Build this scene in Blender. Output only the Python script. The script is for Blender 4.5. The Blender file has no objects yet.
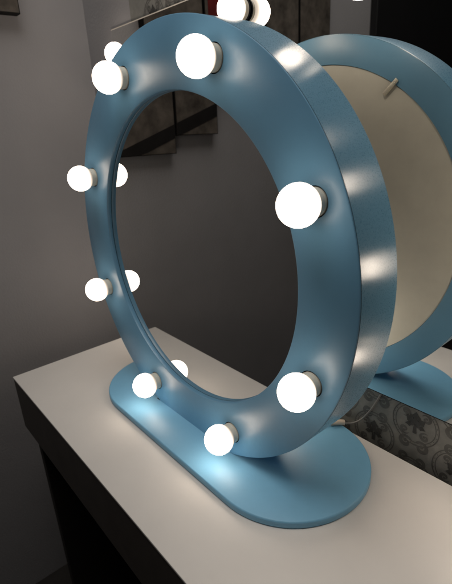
import bpy, bmesh, math, random
from mathutils import Vector, Matrix

random.seed(4)
sc = bpy.context.scene
col = sc.collection
PI = math.pi

# ------------------------------------------------------------------ dimensions (metres, table top = 0)
R_OUT, R_IN, DEPTH, ZC = 0.300, 0.2178, 0.0657, 0.2941
IX, IZ = 0.0045, 0.001                 # the opening sits a touch off centre
TILT, TB = 0.0114, 0.011               # the ring leans back a little; base thickness
BX, BY, BL, BW = 0.0071, 0.0546, 0.2691, 0.1174
TX0, TX1, TY0, TY1 = -0.4066, 1.15, -0.1655, 0.1783
YM = 0.1923                            # front of the wall mirror glass
YW = 0.1985                            # wall behind it
XW = -0.590                            # left wall
FLOOR = -0.75

# ------------------------------------------------------------------ helpers
def link(o, parent=None):
    col.objects.link(o)
    if parent: o.parent = parent
    return o

def obj(name, bm, mats, parent=None, smooth=True, angle=35):
    me = bpy.data.meshes.new(name)
    bmesh.ops.recalc_face_normals(bm, faces=bm.faces[:])
    bm.to_mesh(me); bm.free()
    if not isinstance(mats, (list, tuple)): mats = [mats]
    for m in mats: me.materials.append(m)
    if smooth:
        me.polygons.foreach_set('use_smooth', [True]*len(me.polygons))
        me.set_sharp_from_angle(angle=math.radians(angle))
    return link(bpy.data.objects.new(name, me), parent)

def empty(name, loc, label=None, cat=None, group=None):
    o = bpy.data.objects.new(name, None); link(o)
    o.location = loc; o.empty_display_size = 0.05
    tag(o, label, cat, group); return o

def tag(o, label=None, cat=None, group=None, kind=None):
    if label: o['label'] = label
    if cat: o['category'] = cat
    if group: o['group'] = group
    if kind: o['kind'] = kind
    return o

def box(bm, x0, x1, y0, y1, z0, z1, mi=0):
    v = [bm.verts.new((x, y, z)) for x in (x0, x1) for y in (y0, y1) for z in (z0, z1)]
    fs = [(0,1,3,2), (4,6,7,5), (0,4,5,1), (2,3,7,6), (0,2,6,4), (1,5,7,3)]
    for f in fs:
        q = bm.faces.new([v[i] for i in f]); q.material_index = mi
    return v

def bevelled(bm, w, seg=2):
    bmesh.ops.bevel(bm, geom=bm.edges[:], offset=w, segments=seg, profile=0.5, affect='EDGES', clamp_overlap=True)

def lathe(bm, prof, n=48, closed=True, mi=0, cx=0, cz=0):
    """turn a (radius, y) profile about the y axis through (cx, cz)"""
    rings = []
    for r, y in prof:
        if r < 1e-6:
            rings.append([bm.verts.new((cx, y, cz))])
        else:
            rings.append([bm.verts.new((cx+r*math.cos(2*PI*i/n), y, cz+r*math.sin(2*PI*i/n))) for i in range(n)])
    pairs = list(zip(rings[:-1], rings[1:]))
    if closed: pairs.append((rings[-1], rings[0]))
    for a, b in pairs:
        for i in range(n):
            j = (i+1) % n
            vs = ([a[i], a[j], b[j], b[i]] if len(a) > 1 and len(b) > 1 else
                  [a[0], b[j], b[i]] if len(a) == 1 else [a[i], a[j], b[0]])
            f = bm.faces.new(vs); f.material_index = mi

def tube(bm, pts, r, n=8, caps=True):
    pts = [Vector(p) for p in pts]
    prev = None
    up = Vector((0, 0, 1))
    for i, p in enumerate(pts):
        t = (pts[min(i+1, len(pts)-1)] - pts[max(i-1, 0)]).normalized()
        a = t.cross(up)
        if a.length < 1e-3: a = t.cross(Vector((1, 0, 0)))
        a.normalize(); b = t.cross(a).normalized()
        ring = [bm.verts.new(p + r*(math.cos(2*PI*k/n)*a + math.sin(2*PI*k/n)*b)) for k in range(n)]
        if prev:
            for k in range(n): bm.faces.new([prev[k], prev[(k+1) % n], ring[(k+1) % n], ring[k]])
        elif caps: bm.faces.new(ring)
        prev = ring
    if caps: bm.faces.new(prev[::-1])

def lean(bm):
    """the ring leans back about the line where it meets its base"""
    bm.transform(Matrix.Translation((0, 0, TB)) @ Matrix.Rotation(-TILT, 4, 'X') @ Matrix.Translation((0, 0, -TB)))

def spline(ctrl, n=10):
    out = []
    P = [Vector(ctrl[0])] + [Vector(c) for c in ctrl] + [Vector(ctrl[-1])]
    for i in range(1, len(P)-2):
        for k in range(n):
            t = k/n; a, b, c, d = P[i-1], P[i], P[i+1], P[i+2]
            out.append(0.5*((2*b) + (c-a)*t + (2*a-5*b+4*c-d)*t*t + (3*b-a-3*c+d)*t**3))
    out.append(P[-2]); return out

# ------------------------------------------------------------------ materials
def new_mat(name):
    m = bpy.data.materials.new(name); m.use_nodes = True
    nt = m.node_tree; b = nt.nodes['Principled BSDF']
    return m, nt, b

def N(nt, typ, **kw):
    n = nt.nodes.new(typ)
    for k, v in kw.items():
        if k in n.inputs.keys(): n.inputs[k].default_value = v
        else: setattr(n, k, v)
    return n

def paint(name, rgb, rough=0.4, spec=0.5, var=0.06, scale=9, bump=0.0, bscale=700, bdist=0.0004, rvar=0.0, metal=0.0, grain=None):
    m, nt, b = new_mat(name); L = nt.links
    tc = N(nt, 'ShaderNodeTexCoord')
    no = N(nt, 'ShaderNodeTexNoise', Scale=scale, Detail=5.0, Roughness=0.6)
    L.new(tc.outputs['Object'], no.inputs['Vector'])
    rp = N(nt, 'ShaderNodeMapRange')
    rp.inputs['From Min'].default_value = 0.3; rp.inputs['From Max'].default_value = 0.7
    rp.inputs['To Min'].default_value = 1-var; rp.inputs['To Max'].default_value = 1+var
    L.new(no.outputs['Fac'], rp.inputs['Value'])
    mx = N(nt, 'ShaderNodeVectorMath', operation='SCALE'); mx.inputs[0].default_value = rgb
    L.new(rp.outputs['Result'], mx.inputs['Scale'])
    L.new(mx.outputs['Vector'], b.inputs['Base Color'])
    b.inputs['Roughness'].default_value = rough
    b.inputs['Specular IOR Level'].default_value = spec
    b.inputs['Metallic'].default_value = metal
    if rvar:
        r2 = N(nt, 'ShaderNodeTexNoise', Scale=bscale*0.35, Detail=3.0)
        L.new(tc.outputs['Object'], r2.inputs['Vector'])
        m2 = N(nt, 'ShaderNodeMapRange')
        m2.inputs['From Min'].default_value = 0.3; m2.inputs['From Max'].default_value = 0.7
        m2.inputs['To Min'].default_value = rough-rvar; m2.inputs['To Max'].default_value = rough+rvar
        L.new(r2.outputs['Fac'], m2.inputs['Value']); L.new(m2.outputs['Result'], b.inputs['Roughness'])
    if bump:
        bn = N(nt, 'ShaderNodeTexNoise', Scale=bscale, Detail=3.0)
        L.new(tc.outputs['Object'], bn.inputs['Vector'])
        bp = N(nt, 'ShaderNodeBump', Strength=bump, Distance=bdist)
        L.new(bn.outputs['Fac'], bp.inputs['Height']); L.new(bp.outputs['Normal'], b.inputs['Normal'])
    return m

def brush(m):
    # the paint was laid on along the axis and radii of the ring, so highlights stretch that way
    nt = m.node_tree; b = nt.nodes['Principled BSDF']
    t = N(nt, 'ShaderNodeTangent'); t.direction_type = 'RADIAL'; t.axis = 'Y'
    nt.links.new(t.outputs['Tangent'], b.inputs['Tangent'])
    b.inputs['Anisotropic'].default_value = 0.75; b.inputs['Anisotropic Rotation'].default_value = 0.25
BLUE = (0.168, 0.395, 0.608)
BLUE_RIM_SHADED = (0.130, 0.310, 0.462)  # same paint darkened, the rim's shade put into the colour
BLUE_BASE_LIT = (0.195, 0.455, 0.672)  # same paint lightened, the light on the base put into the colour
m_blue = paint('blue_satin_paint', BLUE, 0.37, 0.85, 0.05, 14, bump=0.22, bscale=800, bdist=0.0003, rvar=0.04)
m_rim = paint('blue_satin_paint_rim_shaded', BLUE_RIM_SHADED, 0.29, 1.0, 0.03, 14, bscale=2400, rvar=0.045)
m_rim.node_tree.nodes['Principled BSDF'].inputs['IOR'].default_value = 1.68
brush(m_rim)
m_base = paint('blue_satin_paint_base_lit', BLUE_BASE_LIT, 0.42, 0.45, 0.05, 14, bump=0.16, bscale=900, bdist=0.0003, rvar=0.04)
m_table = paint("white_laminate", (0.71, 0.685, 0.655), 0.40, 0.4, 0.035, 7, bump=0.12, bscale=900, bdist=0.0002, rvar=0.06)
m_dark = paint('shaded_front_board', (0.085, 0.074, 0.067), 0.55, 0.3, 0.15, 18, bump=0.2, bscale=300)  # shade of the unlit table front put into the board colour
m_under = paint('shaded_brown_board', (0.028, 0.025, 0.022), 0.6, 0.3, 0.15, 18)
m_wall = paint('grey_wall_paint', (0.300, 0.293, 0.302), 0.75, 0.25, 0.05, 5, bump=0.45, bscale=210, bdist=0.0012)
m_floor = paint('dark_floor', (0.022, 0.019, 0.017), 0.6, 0.35, 0.25, 12)
m_socket = paint('cream_plastic', (0.74, 0.70, 0.60), 0.38, 0.5, 0.03, 30)
m_slot = paint('black_gap', (0.012, 0.012, 0.014), 0.7, 0.2, 0.1, 40)
m_back = paint('cream_hardboard', (0.88, 0.88, 0.785), 0.6, 0.3, 0.05, 25, bump=0.25, bscale=500)
m_paper = paint('grey_damask_wallpaper', (0.205, 0.203, 0.190), 0.6, 0.3, 0.16, 60, bump=0.3, bscale=350)
m_paper_mid = paint('damask_scroll_print', (0.100, 0.098, 0.093), 0.5, 0.35, 0.2, 90)
m_paper_dark = paint('damask_flower_print', (0.055, 0.054, 0.052), 0.5, 0.35, 0.2, 90)
m_bevel = paint('glass_edge_glint', (0.70, 0.62, 0.52), 0.25, 0.6, 0.03, 30)  # pale top edge only: the light it catches is painted in
m_metal = paint('brushed_steel', (0.80, 0.75, 0.64), 0.45, 0.5, 0.1, 200, metal=1.0)
m_cord = paint('grey_cord_rubber', (0.17, 0.165, 0.155), 0.45, 0.5, 0.05, 60)
m_plug = paint('ivory_strain_relief', (0.62, 0.52, 0.42), 0.4, 0.5, 0.05, 60)
m_pic = paint('brown_printed_canvas', (0.085, 0.073, 0.062), 0.75, 0.2, 0.55, 22, bump=0.3, bscale=500)
m_pic2 = paint('black_canvas_edge', (0.010, 0.009, 0.009), 0.75, 0.2, 0.2, 30)
m_red = paint('dark_red_print', (0.11, 0.008, 0.008), 0.7, 0.2, 0.3, 30)
m_door = paint('black_door_paint', (0.010, 0.010, 0.011), 0.5, 0.3, 0.1, 10)

def mirror_mat(name, tint=(0.86, 0.85, 0.83)):
    m, nt, b = new_mat(name); L = nt.links
    tc = N(nt, 'ShaderNodeTexCoord'); no = N(nt, 'ShaderNodeTexNoise', Scale=4.0, Detail=2.0)
    L.new(tc.outputs['Object'], no.inputs['Vector'])
    rp = N(nt, 'ShaderNodeMapRange'); rp.inputs['To Min'].default_value = 0.0; rp.inputs['To Max'].default_value = 0.012
    L.new(no.outputs['Fac'], rp.inputs['Value']); L.new(rp.outputs['Result'], b.inputs['Roughness'])
    b.inputs['Base Color'].default_value = (*tint, 1); b.inputs['Metallic'].default_value = 1.0
    return m
m_mirror = mirror_mat('silvered_glass', (0.80, 0.79, 0.77))
m_mirror2 = mirror_mat('silvered_glass_wall', (0.80, 0.80, 0.78))

def glow(name, strength, rgb=(1.0, 0.84, 0.69)):
    """frosted LED globe: brightest over the dome, a little weaker towards the neck"""
    m, nt, b = new_mat(name); L = nt.links
    nt.nodes.remove(b)
    tc = N(nt, 'ShaderNodeTexCoord'); sp = N(nt, 'ShaderNodeSeparateXYZ')
    L.new(tc.outputs['Object'], sp.inputs['Vector'])
    rp = N(nt, 'ShaderNodeMapRange', interpolation_type='SMOOTHSTEP')
    rp.inputs['From Min'].default_value = -0.010; rp.inputs['From Max'].default_value = 0.015
    rp.inputs['To Min'].default_value = strength; rp.inputs['To Max'].default_value = strength*0.05
    L.new(sp.outputs['Y'], rp.inputs['Value'])
    e = N(nt, 'ShaderNodeEmission'); e.inputs['Color'].default_value = (*rgb, 1)
    L.new(rp.outputs['Result'], e.inputs['Strength'])
    L.new(e.outputs['Emission'], nt.nodes['Material Output'].inputs['Surface'])
    return m
m_glow = glow('lit_frosted_globe', 9.8)
m_glow2 = glow('lit_frosted_globe_wall', 15.5)

# ------------------------------------------------------------------ the setting
def sheet(name, quads, m):
    bm = bmesh.new()
    for q in quads: bm.faces.new([bm.verts.new(p) for p in q])
    o = obj(name, bm, m, smooth=False); tag(o, kind='structure'); return o
sheet('floor', [[(XW-.02, YW+.02, FLOOR), (3.2, YW+.02, FLOOR), (3.2, -3.4, FLOOR), (XW-.02, -3.4, FLOOR)]], m_floor)
back_wall = sheet('back_wall', [[(XW, YW, FLOOR), (3.2, YW, FLOOR), (3.2, YW, 1.9), (XW, YW, 1.9)]], m_wall)
sheet('side_wall', [[(XW, YW, FLOOR), (XW, -3.4, FLOOR), (XW, -3.4, 1.9), (XW, YW, 1.9)]], m_wall)
sheet('ceiling', [[(XW, YW, 1.9), (3.2, YW, 1.9), (3.2, -3.4, 1.9), (XW, -3.4, 1.9)]], m_wall)

# damask wallpaper behind and around the wall mirror: base sheet plus printed motifs
bm = bmesh.new()
PX0, PX1, PZ0, PZ1 = -0.385, 1.6, -0.30, 1.30
YP = YW - 0.0008
f = bm.faces.new([bm.verts.new(p) for p in ((PX0, YP, PZ0), (PX1, YP, PZ0), (PX1, YP, PZ1), (PX0, YP, PZ1))])
def poly(bm, pts, y, mi):
    f = bm.faces.new([bm.verts.new((p[0], y, p[1])) for p in pts]); f.material_index = mi
def ribbon(bm, pts, w, y, mi):
    vs = []
    for i, p in enumerate(pts):
        a = pts[max(i-1, 0)]; b = pts[min(i+1, len(pts)-1)]
        dx, dz = b[0]-a[0], b[1]-a[1]; l = math.hypot(dx, dz) or 1
        ww = w[i] if isinstance(w, list) else w
        nx, nz = -dz/l*ww, dx/l*ww
        vs.append((bm.verts.new((p[0]+nx, y, p[1]+nz)), bm.verts.new((p[0]-nx, y, p[1]-nz))))
    for a, b in zip(vs[:-1], vs[1:]):
        f = bm.faces.new([a[0], a[1], b[1], b[0]]); f.material_index = mi
def scroll(bm, x, z, ang, s, flip):
    pts, w = [], []
    for k in range(22):
        t = k/21; th = ang + flip*(t*1.5*PI*1.6); r = s*(1-0.80*t)
        pts.append((x + r*math.cos(th), z + r*math.sin(th))); w.append(s*(0.07+0.24*math.sin(PI*min(1, t*1.15))))
    ribbon(bm, pts, w, YP-0.0003, 1)
    poly(bm, [(pts[-1][0]+s*.26*math.cos(a*PI/5), pts[-1][1]+s*.26*math.sin(a*PI/5)) for a in range(10)], YP-0.00055, 1)
def flower(bm, x, z, s, up=1):
    # five pointed leaves and a short stem
    for a, l, wd in ((90, 1.15, .36), (38, 1.0, .34), (142, 1.0, .34), (-14, .85, .30), (194, .85, .30)):
        a = math.radians(a)*up; ca, sa = math.cos(a), math.sin(a)
        shape = [(0.05, 0), (.30, wd*.55), (.42, wd*.40), (.60, wd), (.74, wd*.55), (1, 0), (.74, -wd*.55), (.60, -wd), (.42, -wd*.40), (.30, -wd*.55)]
        poly(bm, [(x + s*l*(u*ca - v*sa), z + s*l*(u*sa + v*ca)) for u, v in shape], YP-0.0006-0.00001*random.random(), 2)
    poly(bm, [(x-s*.10, z), (x-s*.16, z-s*.8*up), (x+s*.16, z-s*.8*up), (x+s*.10, z)], YP-0.0008, 2)
def circle(bm, x, z, r, w, mi, n=40):
    ribbon(bm, [(x+r*math.cos(2*PI*k/n), z+r*math.sin(2*PI*k/n)) for k in range(n+1)], w, YP-0.0002, mi)
SX, SZ = 0.064, 0.047
for i in range(-9, 12):
    for j in range(-6, 19):
        if (i+j) % 2: continue
        x, z = 0.211 + i*SX, 0.006 + j*SZ
        if not (PX0+.02 < x < PX1-.03): 
            continue
        if (0.16 < z < 0.60) and x < 0.40: continue       # behind the wall mirror
        flower(bm, x, z, 0.0185)
        circle(bm, x, z, 0.0345, 0.0009, 1); circle(bm, x, z, 0.0300, 0.0007, 1)
        for k in range(26):
            a = 2*PI*k/26; px, pz = x+.0322*math.cos(a), z+.0322*math.sin(a)
            poly(bm, [(px+.0009*math.cos(q*PI/3), pz+.0009*math.sin(q*PI/3)) for q in range(6)], YP-0.0004, 1)
        for k in range(4):
            a = PI/4 + k*PI/2
            scroll(bm, x+.0215*math.cos(a), z+.0215*math.sin(a), a+PI*.6, 0.0075, 1 if k % 2 else -1)
        scroll(bm, x+SX-.012, z+.012, PI*.2, 0.0105, 1); scroll(bm, x+SX+.012, z+.012, PI*.8, 0.0105, -1)
        scroll(bm, x+SX-.012, z-.014, -PI*.2, 0.0090, -1); scroll(bm, x+SX+.012, z-.014, PI*1.2, 0.0090, 1)
wp = obj('wallpaper', bm, [m_paper, m_paper_mid, m_paper_dark], back_wall, smooth=False)

# ------------------------------------------------------------------ dressing table
table = empty('dressing_table', (0.35, 0, FLOOR), 'long white topped dressing table with its front shade painted dark brown under the round mirror', 'table')
def child(o, root):
    o.parent = root; o.matrix_parent_inverse = Matrix.Translation(-root.location); return o
bm = bmesh.new(); box(bm, TX0, TX1, TY0, TY1, -0.0045, 0); bevelled(bm, 0.0010, 2)
child(obj('tabletop', bm, m_table), table)
bm = bmesh.new(); box(bm, TX0+.0006, TX1-.0006, TY0+.0008, TY1-.001, -0.123, -0.0047); bevelled(bm, 0.001, 1)
child(obj('apron', bm, m_dark), table)
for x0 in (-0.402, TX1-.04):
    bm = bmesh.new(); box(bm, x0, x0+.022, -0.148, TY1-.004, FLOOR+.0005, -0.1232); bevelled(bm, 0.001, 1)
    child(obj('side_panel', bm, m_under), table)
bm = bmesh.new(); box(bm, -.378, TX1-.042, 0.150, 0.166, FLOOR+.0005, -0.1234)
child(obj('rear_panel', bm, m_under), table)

# ------------------------------------------------------------------ light bulbs
def bulb_mesh(n=28):
    """frosted globe with a short neck, dome towards -y, centre of the globe at the origin"""
    bm = bmesh.new(); r = 0.0212
    prof = [(0, -r)]
    for k in range(1, 15):
        a = PI*k/14*0.80
        prof.append((r*math.sin(a), -r*math.cos(a)))
    prof += [(0.0122, 0.0188), (0.0118, 0.0205), (0, 0.0205)]
    lathe(bm, prof, n, closed=False); return bm
def socket_mesh(y0, y1, ra, rb):
    bm = bmesh.new()
    ym = y0*.55+y1*.45
    lathe(bm, [(0, y0), (ra-.0010, y0), (ra, y0+.0010), (ra, ym-.0006), (ra-.0005, ym-.0003), (ra-.0005, ym+.0003), (ra, ym+.0006), (rb, y1), (0, y1)], 36, closed=False); return bm

def place_bulb(first, x, y, z, root, rot):
    """the first bulb or a copy of it, with its socket"""
    if first['used']:
        o = first['bulb'].copy(); col.objects.link(o)
        for ch in first['bulb'].children:
            c = ch.copy(); col.objects.link(c); c.parent = o
    else: o = first['bulb']
    first['used'] = True
    o.parent = root; o.location = Vector((x, y, z)) - root.location; o.rotation_euler = rot
    return o

# ------------------------------------------------------------------ the round vanity mirror
van = empty('vanity_mirror', (BX, BY, 0.0), 'round blue table mirror ringed with eight lit globe bulbs on a flat oval base', 'mirror')
RB = 0.2635
angs = [math.radians(22.5 + 45*k) for k in range(8)]
def stadium(n=40):
    L, W = BL, BW; pts = []
    for k in range(n+1):
        a = -PI/2 + PI*k/n; pts.append((L-W+W*math.cos(a), W*math.sin(a)))
    for k in range(n+1):
        a = PI/2 + PI*k/n; pts.append((-(L-W)+W*math.cos(a), W*math.sin(a)))
    return pts
bm = bmesh.new()
st = stadium(); layers = []
for off, z in ((0.0012, 0.0004), (0.0, 0.0016), (0.0, TB-.0022), (0.0006, TB-.0008), (0.0022, TB)):
    ring = []
    for x, y in st:
        k = (BW-off)/BW
        xx = (BL-BW) + (x-(BL-BW))*k if x > (BL-BW) - 1e-6 else -(BL-BW) + (x+(BL-BW))*k
        ring.append(bm.verts.new((BX+xx, BY+y*k, z)))
    layers.append(ring)
for a, b in zip(layers[:-1], layers[1:]):
    n = len(a)
    for i in range(n): bm.faces.new([a[i], a[(i+1) % n], b[(i+1) % n], b[i]])
bm.faces.new(layers[-1]); bm.faces.new(layers[0][::-1])
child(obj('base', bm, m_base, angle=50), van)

# ring: turned MDF profile (front board, seam, rim), cut flat where it stands in the base, drilled for the bulbs
bm = bmesh.new()
e = 0.0014
prof = [(R_OUT-e, 0), (R_OUT-.0004, 0.0005), (R_OUT, e), (R_OUT-.0014, e+.0001), (R_OUT-.0014, e+.0008), (R_OUT, e+.0009),
        (R_OUT, DEPTH-e), (R_OUT-.0004, DEPTH-.0004), (R_OUT-e, DEPTH), (0.2571, DEPTH), (0.2571, DEPTH-.004), (R_IN+.012, DEPTH-.004),
        (R_IN+.012, 0.0085), (R_IN+.0004, 0.0085), (R_IN, 0.0075), (R_IN, 0.0022), (R_IN+.0006, 0.0006), (R_IN+.0022, 0)]
n = 224
rings = []
for r, y in prof:
    k = max(0, min(1, (0.25-r)/(0.25-R_IN)))
    rings.append([bm.verts.new((IX*k + r*math.cos(2*PI*i/n), y, ZC + IZ*k + r*math.sin(2*PI*i/n))) for i in range(n)])
for k_, (a, b) in enumerate(zip(rings, rings[1:]+rings[:1])):
    for i in range(n):
        j = (i+1) % n; f = bm.faces.new([a[i], a[j], b[j], b[i]])
        if k_ in (2, 3, 4): f.material_index = 1  # seam faces black, the groove's shade put into the colour
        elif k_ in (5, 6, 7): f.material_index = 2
lean(bm)
bmesh.ops.bisect_plane(bm, geom=bm.verts[:]+bm.edges[:]+bm.faces[:], plane_co=(0, 0, 0.004), plane_no=(0, 0, -1), clear_outer=True)
bmesh.ops.holes_fill(bm, edges=[e_ for e_ in bm.edges if e_.is_boundary], sides=0)
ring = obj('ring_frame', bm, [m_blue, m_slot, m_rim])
cb = bmesh.new()
for a in angs:
    lathe(cb, [(0, -.02), (0.0158, -.02), (0.0158, 0.0125), (0, 0.0125)], 40, closed=False, cx=RB*math.cos(a), cz=ZC+RB*math.sin(a))
lean(cb)
cut = obj('drill', cb, m_slot)
md = ring.modifiers.new('holes', 'BOOLEAN'); md.operation = 'DIFFERENCE'; md.object = cut; md.solver = 'EXACT'
dg = bpy.context.evaluated_depsgraph_get(); dg.update()
me = bpy.data.meshes.new_from_object(ring.evaluated_get(dg)); old = ring.data
ring.modifiers.clear(); ring.data = me; me.name = 'ring_frame'
me.polygons.foreach_set('use_smooth', [True]*len(me.polygons)); me.set_sharp_from_angle(angle=math.radians(35))
bpy.data.meshes.remove(old); cm = cut.data; bpy.data.objects.remove(cut); bpy.data.meshes.remove(cm)
child(ring, van)

bm = bmesh.new(); lathe(bm, [(0, 0.0088), (R_IN+.010, 0.0088), (R_IN+.010, 0.0125), (0, 0.0125)], 128, closed=False, cx=IX, cz=ZC+IZ)
lean(bm); child(obj('mirror_glass', bm, m_mirror), van)
bm = bmesh.new(); lathe(bm, [(0, DEPTH-.0015), (0.2566, DEPTH-.0015), (0.2566, DEPTH-.0038), (0, DEPTH-.0038)], 128, closed=False, cz=ZC)
lean(bm); child(obj('back_panel', bm, m_back), van)
# turn clip that holds the back panel
def clip_at(cx, cz, ang):
    bm = bmesh.new(); box(bm, -.014, .014, -.0012, .0012, -.0032, .0032); bevelled(bm, .0008, 2)
    b2 = bmesh.new(); lathe(b2, [(0, 0), (.0022, 0), (.0022, .0028), (.0015, .0034), (0, .0034)], 16, closed=False, cx=.010)
    me_ = bpy.data.meshes.new('t'); b2.to_mesh(me_); b2.free(); bm.from_mesh(me_); bpy.data.meshes.remove(me_)
    bm.transform(Matrix.Translation((cx, DEPTH+.0014, cz)) @ Matrix.Rotation(-ang, 4, 'Y'))
    lean(bm); child(obj('turn_clip', bm, m_metal), van)
clip_at(0.1315, 0.508, math.radians(43))
clip_at(-0.1315, 0.508, math.radians(137))

first = {'used': False}
first['bulb'] = obj('light_bulb', bulb_mesh(), m_glow)
s_ = obj('socket', socket_mesh(0.0105, 0.0350, 0.0146, 0.0138), m_socket); s_.parent = first['bulb']
P_BULB = 0.0240
Ml = Matrix.Translation((0, 0, TB)) @ Matrix.Rotation(-TILT, 4, 'X') @ Matrix.Translation((0, 0, -TB))
for a in angs:
    p = Ml @ Vector((RB*math.cos(a), -P_BULB, ZC + RB*math.sin(a)))
    place_bulb(first, p.x, p.y, p.z, van, (-TILT, 0, 0))

# slot in the base: its shade drawn as a black sliver at the left end
bm = bmesh.new(); box(bm, -0.1065, -0.0990, -0.0004, 0.0040, TB-.0006, TB+.0004)
child(obj('slot_shade', bm, m_slot), van)

# power cord leaving the foot, over the back of the base and up the wall
bm = bmesh.new()
tube(bm, spline([(0.085, 0.070, 0.020), (0.110, 0.095, 0.0132), (0.145, 0.135, 0.0132), (0.168, 0.168, 0.0150), (0.180, 0.183, 0.0125), (0.192, 0.1925, 0.022), (0.206, 0.194, 0.046), (0.217, 0.1952, 0.072), (0.226, 0.1955, 0.098)], 9), 0.0015, 8)
cord = child(obj('power_cord', bm, m_cord), van)
bm = bmesh.new()
tube(bm, [(0.1590, 0.156, 0.0160), (0.1605, 0.158, 0.0162), (0.168, 0.168, 0.0160), (0.1715, 0.1725, 0.0152), (0.1725, 0.1738, 0.0150)], 0.0044, 14)
bevelled(bm, 0.0004, 1)
pl = obj('strain_relief', bm, m_plug); pl.parent = cord

# ------------------------------------------------------------------ wall mirror with its bulbs, plus hidden ones added for light
WX0, WX1, WZ0, WZ1 = -0.4645, 0.432, 0.0805, 0.6700
wm = empty('wall_mirror', ((WX0+WX1)/2, YW, WZ0), 'large rectangular wall mirror behind the table, showing the cream back of the blue ring', 'mirror')
bw = 0.0022
bm = bmesh.new()
v = [bm.verts.new(p) for p in ((WX0+bw, YM, WZ0+bw), (WX1-bw, YM, WZ0+bw), (WX1-bw, YM, WZ1-bw), (WX0+bw, YM, WZ1-bw))]
bm.faces.new(v); child(obj('mirror_glass', bm, m_mirror2, smooth=False), wm)
bm = bmesh.new()
i_ = [bm.verts.new(p) for p in ((WX0+bw, YM, WZ0+bw), (WX1-bw, YM, WZ0+bw), (WX1-bw, YM, WZ1-bw), (WX0+bw, YM, WZ1-bw))]
o_ = [bm.verts.new(p) for p in ((WX0, YM+.0012, WZ0), (WX1, YM+.0012, WZ0), (WX1, YM+.0012, WZ1), (WX0, YM+.0012, WZ1))]
b_ = [bm.verts.new(p) for p in ((WX0, YM+.0050, WZ0), (WX1, YM+.0050, WZ0), (WX1, YM+.0050, WZ1), (WX0, YM+.0050, WZ1))]
for k in range(4):
    j = (k+1) % 4
    f1 = bm.faces.new([i_[k], i_[j], o_[j], o_[k]]); f2 = bm.faces.new([o_[k], o_[j], b_[j], b_[k]])
    f1.material_index = f2.material_index = 0 if k == 2 else 1
bm.faces.new(b_)
child(obj('bevel', bm, [m_bevel, m_slot], smooth=False), wm)
second = {'used': False}
second['bulb'] = obj('light_bulb', bulb_mesh(), m_glow2)
s_ = obj('socket', socket_mesh(0.0105, 0.0222, 0.0146, 0.0150), m_socket); s_.parent = second['bulb']
bm = bmesh.new(); lathe(bm, [(0, .0216), (.0158, .0216), (.0158, .0240), (0, .0240)], 32, closed=False)
s_ = obj('rosette', bm, m_slot); s_.parent = second['bulb']
for x, z in ((-0.409, 0.616), (-0.409, 0.110), (-0.235, 0.622), (-0.235, 0.108), (-0.047, 0.108), (0.080, 0.112), (-0.047, 0.627), (0.137, 0.627), (0.385, 0.632), (0.385, 0.485), (0.388, 0.308), (0.378, 0.108)):  # those hidden behind the ring are added to light its back evenly
    place_bulb(second, x, YM-.0255, z, wm, (0, 0, 0))

# ------------------------------------------------------------------ stepped canvases and a door on the left wall
def canvas(y0, y1, z0, z1, label, extra=None):
    bm = bmesh.new()
    box(bm, XW+.0005, XW+.024, y0, y1, z0, z1, 1)
    f = bm.faces.new([bm.verts.new(p) for p in ((XW+.0245, y0+.002, z0+.002), (XW+.0245, y1-.002, z0+.002), (XW+.0245, y1-.002, z1-.002), (XW+.0245, y0+.002, z1-.002))])
    f.material_index = 0
    # a dark diagonal stripe runs on from one canvas to the next
    zl = lambda y: 0.412 + (-0.225-y)*0.36
    ya, yb = y0+.002, y1-.002
    lo = lambda y: max(z0+.002, zl(y)-.018); hi = lambda y: max(z0+.002, zl(y)+.018)
    if hi(ya) - lo(ya) > .001 or hi(yb) - lo(yb) > .001:
        n = 12; pr = None
        for k in range(n+1):
            y = ya + (yb-ya)*k/n
            cur = (bm.verts.new((XW+.0250, y, lo(y))), bm.verts.new((XW+.0250, y, hi(y)+1e-5)))
            if pr:
                g = bm.faces.new([pr[0], cur[0], cur[1], pr[1]]); g.material_index = 1
            pr = cur
    if extra:
        g = bm.faces.new([bm.verts.new((XW+.0252, y, z)) for y, z in extra]); g.material_index = 2
    o = obj('canvas_picture', bm, [m_pic, m_pic2, m_red], smooth=False)
    return tag(o, label, 'picture', 'stepped canvases on the left wall')
canvas(-0.143, 0.045, 0.705, 1.10, 'brown canvas at the corner end of the stepped row, seen in the wall mirror')
canvas(-0.378, -0.150, 0.408, 1.10, 'wide dark canvas with a red patch, reflected at upper left of the round mirror',
       [(-.160, .69), (-.205, .66), (-.215, .80), (-.200, .90), (-.165, .93)])
canvas(-0.530, -0.384, 0.455, 1.10, 'narrow dark canvas hung one step higher, reflected at the upper middle of the round mirror')
canvas(-0.690, -0.537, 0.575, 1.10, 'short dark canvas hung highest in the row, nearest the black door')
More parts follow.
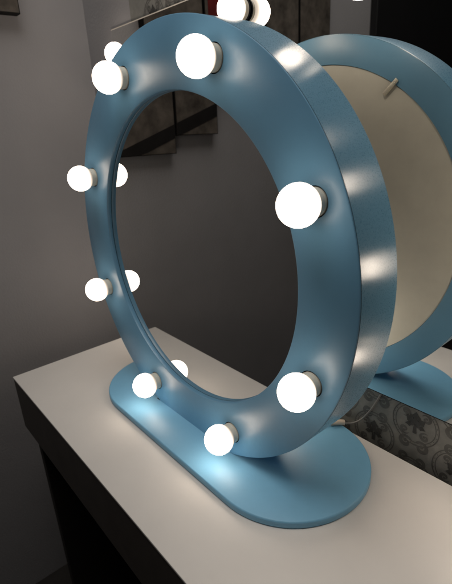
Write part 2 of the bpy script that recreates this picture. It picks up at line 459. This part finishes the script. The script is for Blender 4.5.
bm = bmesh.new(); box(bm, XW+.0005, XW+.030, -2.3, -0.96, FLOOR+.001, 1.45); bevelled(bm, .002, 1)
door = obj('door', bm, m_door); tag(door, 'black door on the left wall, seen only in the wall mirror', 'door')
bm = bmesh.new(); tube(bm, [(XW+.031, -1.05, .25), (XW+.07, -1.05, .25), (XW+.07, -1.16, .25)], .009, 12)
h = obj('handle', bm, m_metal); h.parent = door

# ------------------------------------------------------------------ soft overhead fill light, added to lift the ambient; no lamp known there
la = bpy.data.lights.new('overhead_fill', 'AREA'); la.shape = 'DISK'; la.size = 1.1; la.energy = 12.5; la.color = (1.0, 0.95, 0.89)
lo_ = bpy.data.objects.new('overhead_fill', la); col.objects.link(lo_); lo_.location = (0.08, -0.36, 1.86)

# ------------------------------------------------------------------ world, camera, render settings
w = bpy.data.worlds.new('World'); sc.world = w; w.use_nodes = True
bg = w.node_tree.nodes['Background']; bg.inputs['Color'].default_value = (0.9, 0.85, 0.8, 1); bg.inputs['Strength'].default_value = 0.016

cam = bpy.data.cameras.new('camera'); co = bpy.data.objects.new('camera', cam); col.objects.link(co)
rt = Vector((0.64997307, 0.75810178, -0.05307256)); up = Vector((-0.23232334, 0.2647083, 0.93592488)); fw = Vector((-0.72357507, 0.59599597, -0.348178))
M = Matrix((rt, up, -fw)).transposed().to_4x4(); M.translation = Vector((0.52407, -0.34420, 0.47048))
co.matrix_world = M
cam.sensor_fit = 'HORIZONTAL'; cam.sensor_width = 36; cam.lens = 36.095
cam.dof.use_dof = True; cam.dof.focus_distance = 0.60; cam.dof.aperture_fstop = 11
cam.clip_start = 0.01; cam.clip_end = 100
sc.camera = co

sc.render.engine = 'CYCLES'
cy = sc.cycles
cy.use_denoising = True
cy.max_bounces = 10; cy.diffuse_bounces = 4; cy.glossy_bounces = 6
cy.caustics_reflective = False; cy.caustics_refractive = False
cy.sample_clamp_indirect = 3.0
sc.view_settings.view_transform = 'Standard'; sc.view_settings.look = 'None'
sc.view_settings.exposure = 0; sc.view_settings.gamma = 1
